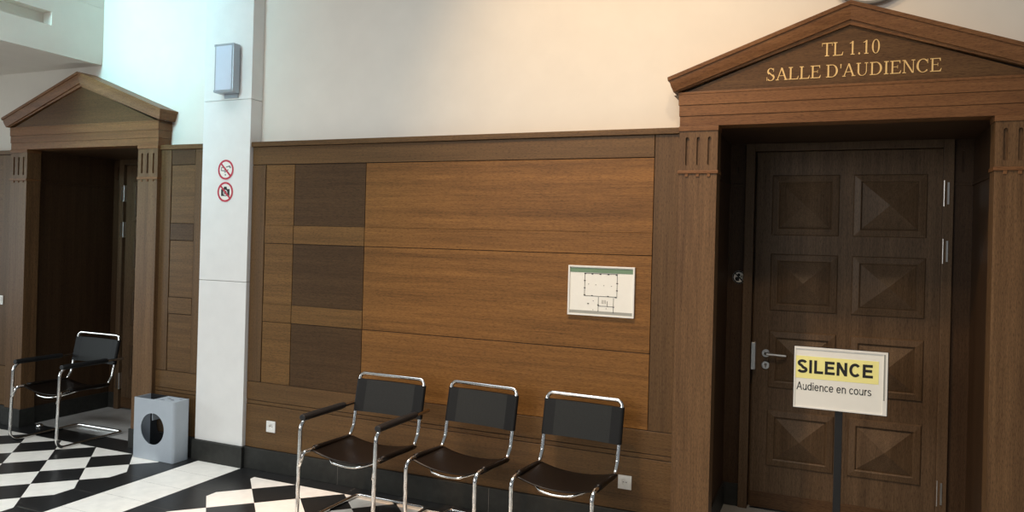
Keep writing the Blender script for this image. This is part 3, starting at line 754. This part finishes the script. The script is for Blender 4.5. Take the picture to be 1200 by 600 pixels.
# ------------------------------------------------------------------ sockets and switch
def socket(loc, label):
    t = empty('power_socket', loc)
    bm = bmesh.new(); plate(bm, rect_loop(-.0405, .0405, -.0405, .0405), [circle(0, 0, .0205, n=28)], -.009, 0); obj('cover_plate', bm, WHITEP, t, bevel=.0015)
    bm = bmesh.new(); plate(bm, circle(0, 0, .0205, n=28), [circle(0, 0, .0175, n=28)], -.0085, 0); prism(bm, circle(0, 0, .0176, n=28), -.003, 0); obj('insert', bm, WHITEP, t)
    bm = bmesh.new()
    for s in (-1, 1): prism(bm, circle(s * .0095, 0, .003, n=12), -.0036, -.0028)
    prism(bm, circle(0, .0, .002, n=10), -.0036, -.0028)
    obj('contact_holes', bm, INK, t)
    tag(t, label, 'power socket')
    return t
socket((-3.766, 0.0, 0.328), 'white wall socket low on the panelling beside the armchair')
socket((-1.116, 0.0, 0.322), 'white wall socket low on the panelling beneath the floor plan')
sw = empty('light_switch', (-6.845, 0.0, 1.087))
obj('cover_plate', bx(-.0405, .0405, -.009, 0, -.0405, .0405), WHITEP, sw, bevel=.002)
obj('rocker', bx(-.028, .028, -.013, -.009, -.028, .028), WHITEP, sw, bevel=.002)
tag(sw, 'white light switch on the panelling at the left edge of the picture', 'light switch')

# ------------------------------------------------------------------ SILENCE sign on its pole
def stroke(bm, pts, w, y0, y1, closed=False):
    """flat pen stroke of width w along (x, z) points"""
    n = len(pts); P = [Vector(p) for p in pts]; Lf, Rt = [], []
    for i in range(n):
        if closed: t0, t1 = (P[i] - P[i - 1]).normalized(), (P[(i + 1) % n] - P[i]).normalized()
        else: t0 = (P[i] - P[i - 1]).normalized() if i else None; t1 = (P[i + 1] - P[i]).normalized() if i < n - 1 else t0; t0 = t0 or t1
        m = (t0 + t1).normalized(); nn = Vector((-m.y, m.x)); k = w / 2 / max(.35, nn.dot(Vector((-t0.y, t0.x))))
        Lf.append(P[i] + nn * k); Rt.append(P[i] - nn * k)
    for i in range(n if closed else n - 1):
        j = (i + 1) % n
        e = 0.00001 * ((i + len(bm.verts) // 8) % 37); prism(bm, [tuple(Lf[i]), tuple(Lf[j]), tuple(Rt[j]), tuple(Rt[i])], y0 - e, y1)
def sans(bm, ch, x, z, sx, sz, w, y0, y1):
    """plain sans letter in em units (capitals .716 high); w is the pen width in em; returns the advance"""
    h = w / 2
    def A_(cx, cz, rx, rz, a0, a1, n=16): return [(cx + rx * math.cos(math.radians(a0 + (a1 - a0) * k / n)), cz + rz * math.sin(math.radians(a0 + (a1 - a0) * k / n))) for k in range(n + 1)]
    def S_(pts, closed=False, ww=None): stroke(bm, [(x + px_ * sx, z + pz_ * sz) for px_, pz_ in pts], (ww or w) * (sx + sz) / 2, y0, y1, closed)
    C, X = .716, .519
    if ch == ' ': return .278
    if ch == 'I': S_([(.139, 0), (.139, C)]); return .278
    if ch == 'L': S_([(.07 + h, C), (.07 + h, h), (.58, h)]); return .611
    if ch == 'E': S_([(.61, C - h), (.07 + h, C - h), (.07 + h, h), (.63, h)]); S_([(.07 + h, C * .52), (.58, C * .52)]); return .667
    if ch == 'N': S_([(.07 + h, 0), (.07 + h, C)]); S_([(.65 - h, 0), (.65 - h, C)]); S_([(.07 + h * 1.15, C - h * .6), (.65 - h * 1.15, h * .6)], ww=w * 1.05); return .722
    if ch == 'C': S_(A_(.375, C / 2, .325 - h, C / 2 + .008 - h, 42, 318, 28)); return .722
    if ch == 'S':
        S_(A_(.33, C - (C / 4 + .01), .275 - h, C / 4 + .02 - h, 18, 250) + A_(.335, C / 4 - .005, .295 - h, C / 4 + .012 - h, 75, -165)); return .667
    if ch == 'A': S_([(.02 + h, 0), (.334, C)]); S_([(.648 - h, 0), (.334, C)]); S_([(.15, .25), (.52, .25)]); return .667
    if ch == 'u': S_([(.065 + h, X), (.065 + h, .17)] + A_(.265, .18, .20 - h, .19 - h, 180, 320, 12) + [(.49 - h, .2)]); S_([(.49 - h, 0), (.49 - h, X)]); return .556
    if ch == 'd': S_(A_(.265, X / 2, .23 - h, X / 2 + .008 - h, 0, 360, 26)[:-1], True); S_([(.49 - h, 0), (.49 - h, C)]); return .556
    if ch == 'i': S_([(.11, 0), (.11, X)]); S_([(.11, C - .1), (.11, C)]); return .222
    if ch == 'e': S_([(.05 + h, .27), (.505 - h * .6, .27)] ); S_(A_(.275, X / 2, .24 - h, X / 2 + .008 - h, 5, 325, 24)); return .556
    if ch == 'n': S_([(.065 + h, 0), (.065 + h, X)]); S_(A_(.28, X - .19, .215 - h, .195 - h, 160, 0, 12) + [(.495 - h, 0)]); return .556
    if ch == 'c': S_(A_(.265, X / 2, .235 - h, X / 2 + .008 - h, 40, 320, 22)); return .5
    if ch == 'o': S_(A_(.278, X / 2, .245 - h, X / 2 + .008 - h, 0, 360, 26)[:-1], True); return .556
    if ch == 'r': S_([(.065 + h, 0), (.065 + h, X)]); S_(A_(.27, X - .2, .175 - h, .205 - h, 165, 70, 8)); return .333
    if ch == 's': S_(A_(.25, X - .142, .19 - h, .15 - h, 22, 250, 12) + A_(.25, .138, .21 - h, .146 - h, 72, -162, 12)); return .5
    return .5
def sans_text(bm, s, x0, x1, z, cap, w, y0, y1):
    d = bmesh.new(); tot = sum(sans(d, c, 0, 0, 1, 1, w, 0, 1) for c in s); d.free()
    sx = (x1 - x0) / tot; x = x0
    for c in s: x += sans(bm, c, x, z, sx, cap / .716, w, y0, y1) * sx
sg = empty('sign_stand', (0.0375, 0.01, 0))
obj('base_plate', bx(-.20, .20, -.15, .15, 0.0, 0.012), RUBBER, sg, bevel=.004)
obj('pole', bx(-.019, .019, -.012, .012, 0.012, 1.10), RUBBER, sg, bevel=.002)
pz0, pz1, pw = 0.876, 1.206, 0.2285
bd_ = obj('sign_panel', bx(-pw - .003, pw + .004, -.020, -.0125, pz0 - .004, pz1 + .002), RUBBER, sg, bevel=.001)
obj('sign_frame', (lambda b_: (plate(b_, rect_loop(-pw, pw, pz0, pz1), [rect_loop(-pw + .008, pw - .022, pz0 + .008, pz1 - .012)], -.027, -.0201), b_)[1])(bmesh.new()), WHITEP, bd_, bevel=.001)
obj('paper_sheet', bx(-pw + .008, pw - .022, -.0225, -.0202, pz0 + .008, pz1 - .012), PAPER, bd_)
obj('yellow_band', bx(-pw + .009, pw - .042, -.0236, -.0226, 1.036, 1.156), PAPERY, bd_)['label'] = 'yellow strip behind the word SILENCE'
obj('grey_edge', bx(pw - .019, pw - .012, -.0285, -.0271, .955, 1.195), GREYINK, bd_)
bm = bmesh.new(); sans_text(bm, 'SILENCE', -pw + .013, pw - .066, 1.065, .071, .150, -.0246, -.0237)
obj('silence_lettering', bm, INK, bd_)['label'] = 'bold black word SILENCE'
bm = bmesh.new(); sans_text(bm, 'Audience en cours', -pw + .014, pw - .073, .972, .043, .088, -.0234, -.0226)
obj('subtitle_lettering', bm, INK, bd_)['label'] = 'words Audience en cours'
tag(sg, 'white and yellow SILENCE notice on a black pole in front of the door', 'sign')

# ------------------------------------------------------------------ small fixtures
ds = empty('door_stop', (-6.36, 0.055, 0))
bm = bmesh.new()
prof = [(.0, .026), (.014, .0245), (.024, .018), (.029, .008), (.029, .0)]
rings = [[bm.verts.new((max(rr, .0005) * math.cos(2 * PI * k / 20), max(rr, .0005) * math.sin(2 * PI * k / 20), z)) for k in range(20)] for rr, z in prof]
for a, b in zip(rings, rings[1:]):
    for k in range(20): bm.faces.new((a[k], a[(k + 1) % 20], b[(k + 1) % 20], b[k]))
bm.faces.new(rings[0]); bm.faces.new(rings[-1][::-1])
obj('dome', bm, CHROME, ds, smooth=True)
tag(ds, 'small chrome floor stop beside the left jamb behind the armchair', 'door stop')

rd = empty('round_wall_fixture', (0.142, WALL_Y, 3.277))
bm = bmesh.new(); lathe_y(bm, [(.205, 0), (.205, -.03), (.195, -.034)], 0, 0, 48); obj('face', bm, WHITEP, rd)
bm = bmesh.new(); tube(bm, [(.212 * math.cos(2 * PI * k / 48), -.028, .212 * math.sin(2 * PI * k / 48)) for k in range(48)], .012, 10, closed=True); obj('rim', bm, GREYP, rd, smooth=True)
tag(rd, 'round pale fixture with a grey rim on the wall above the pediment peak', 'wall fixture')
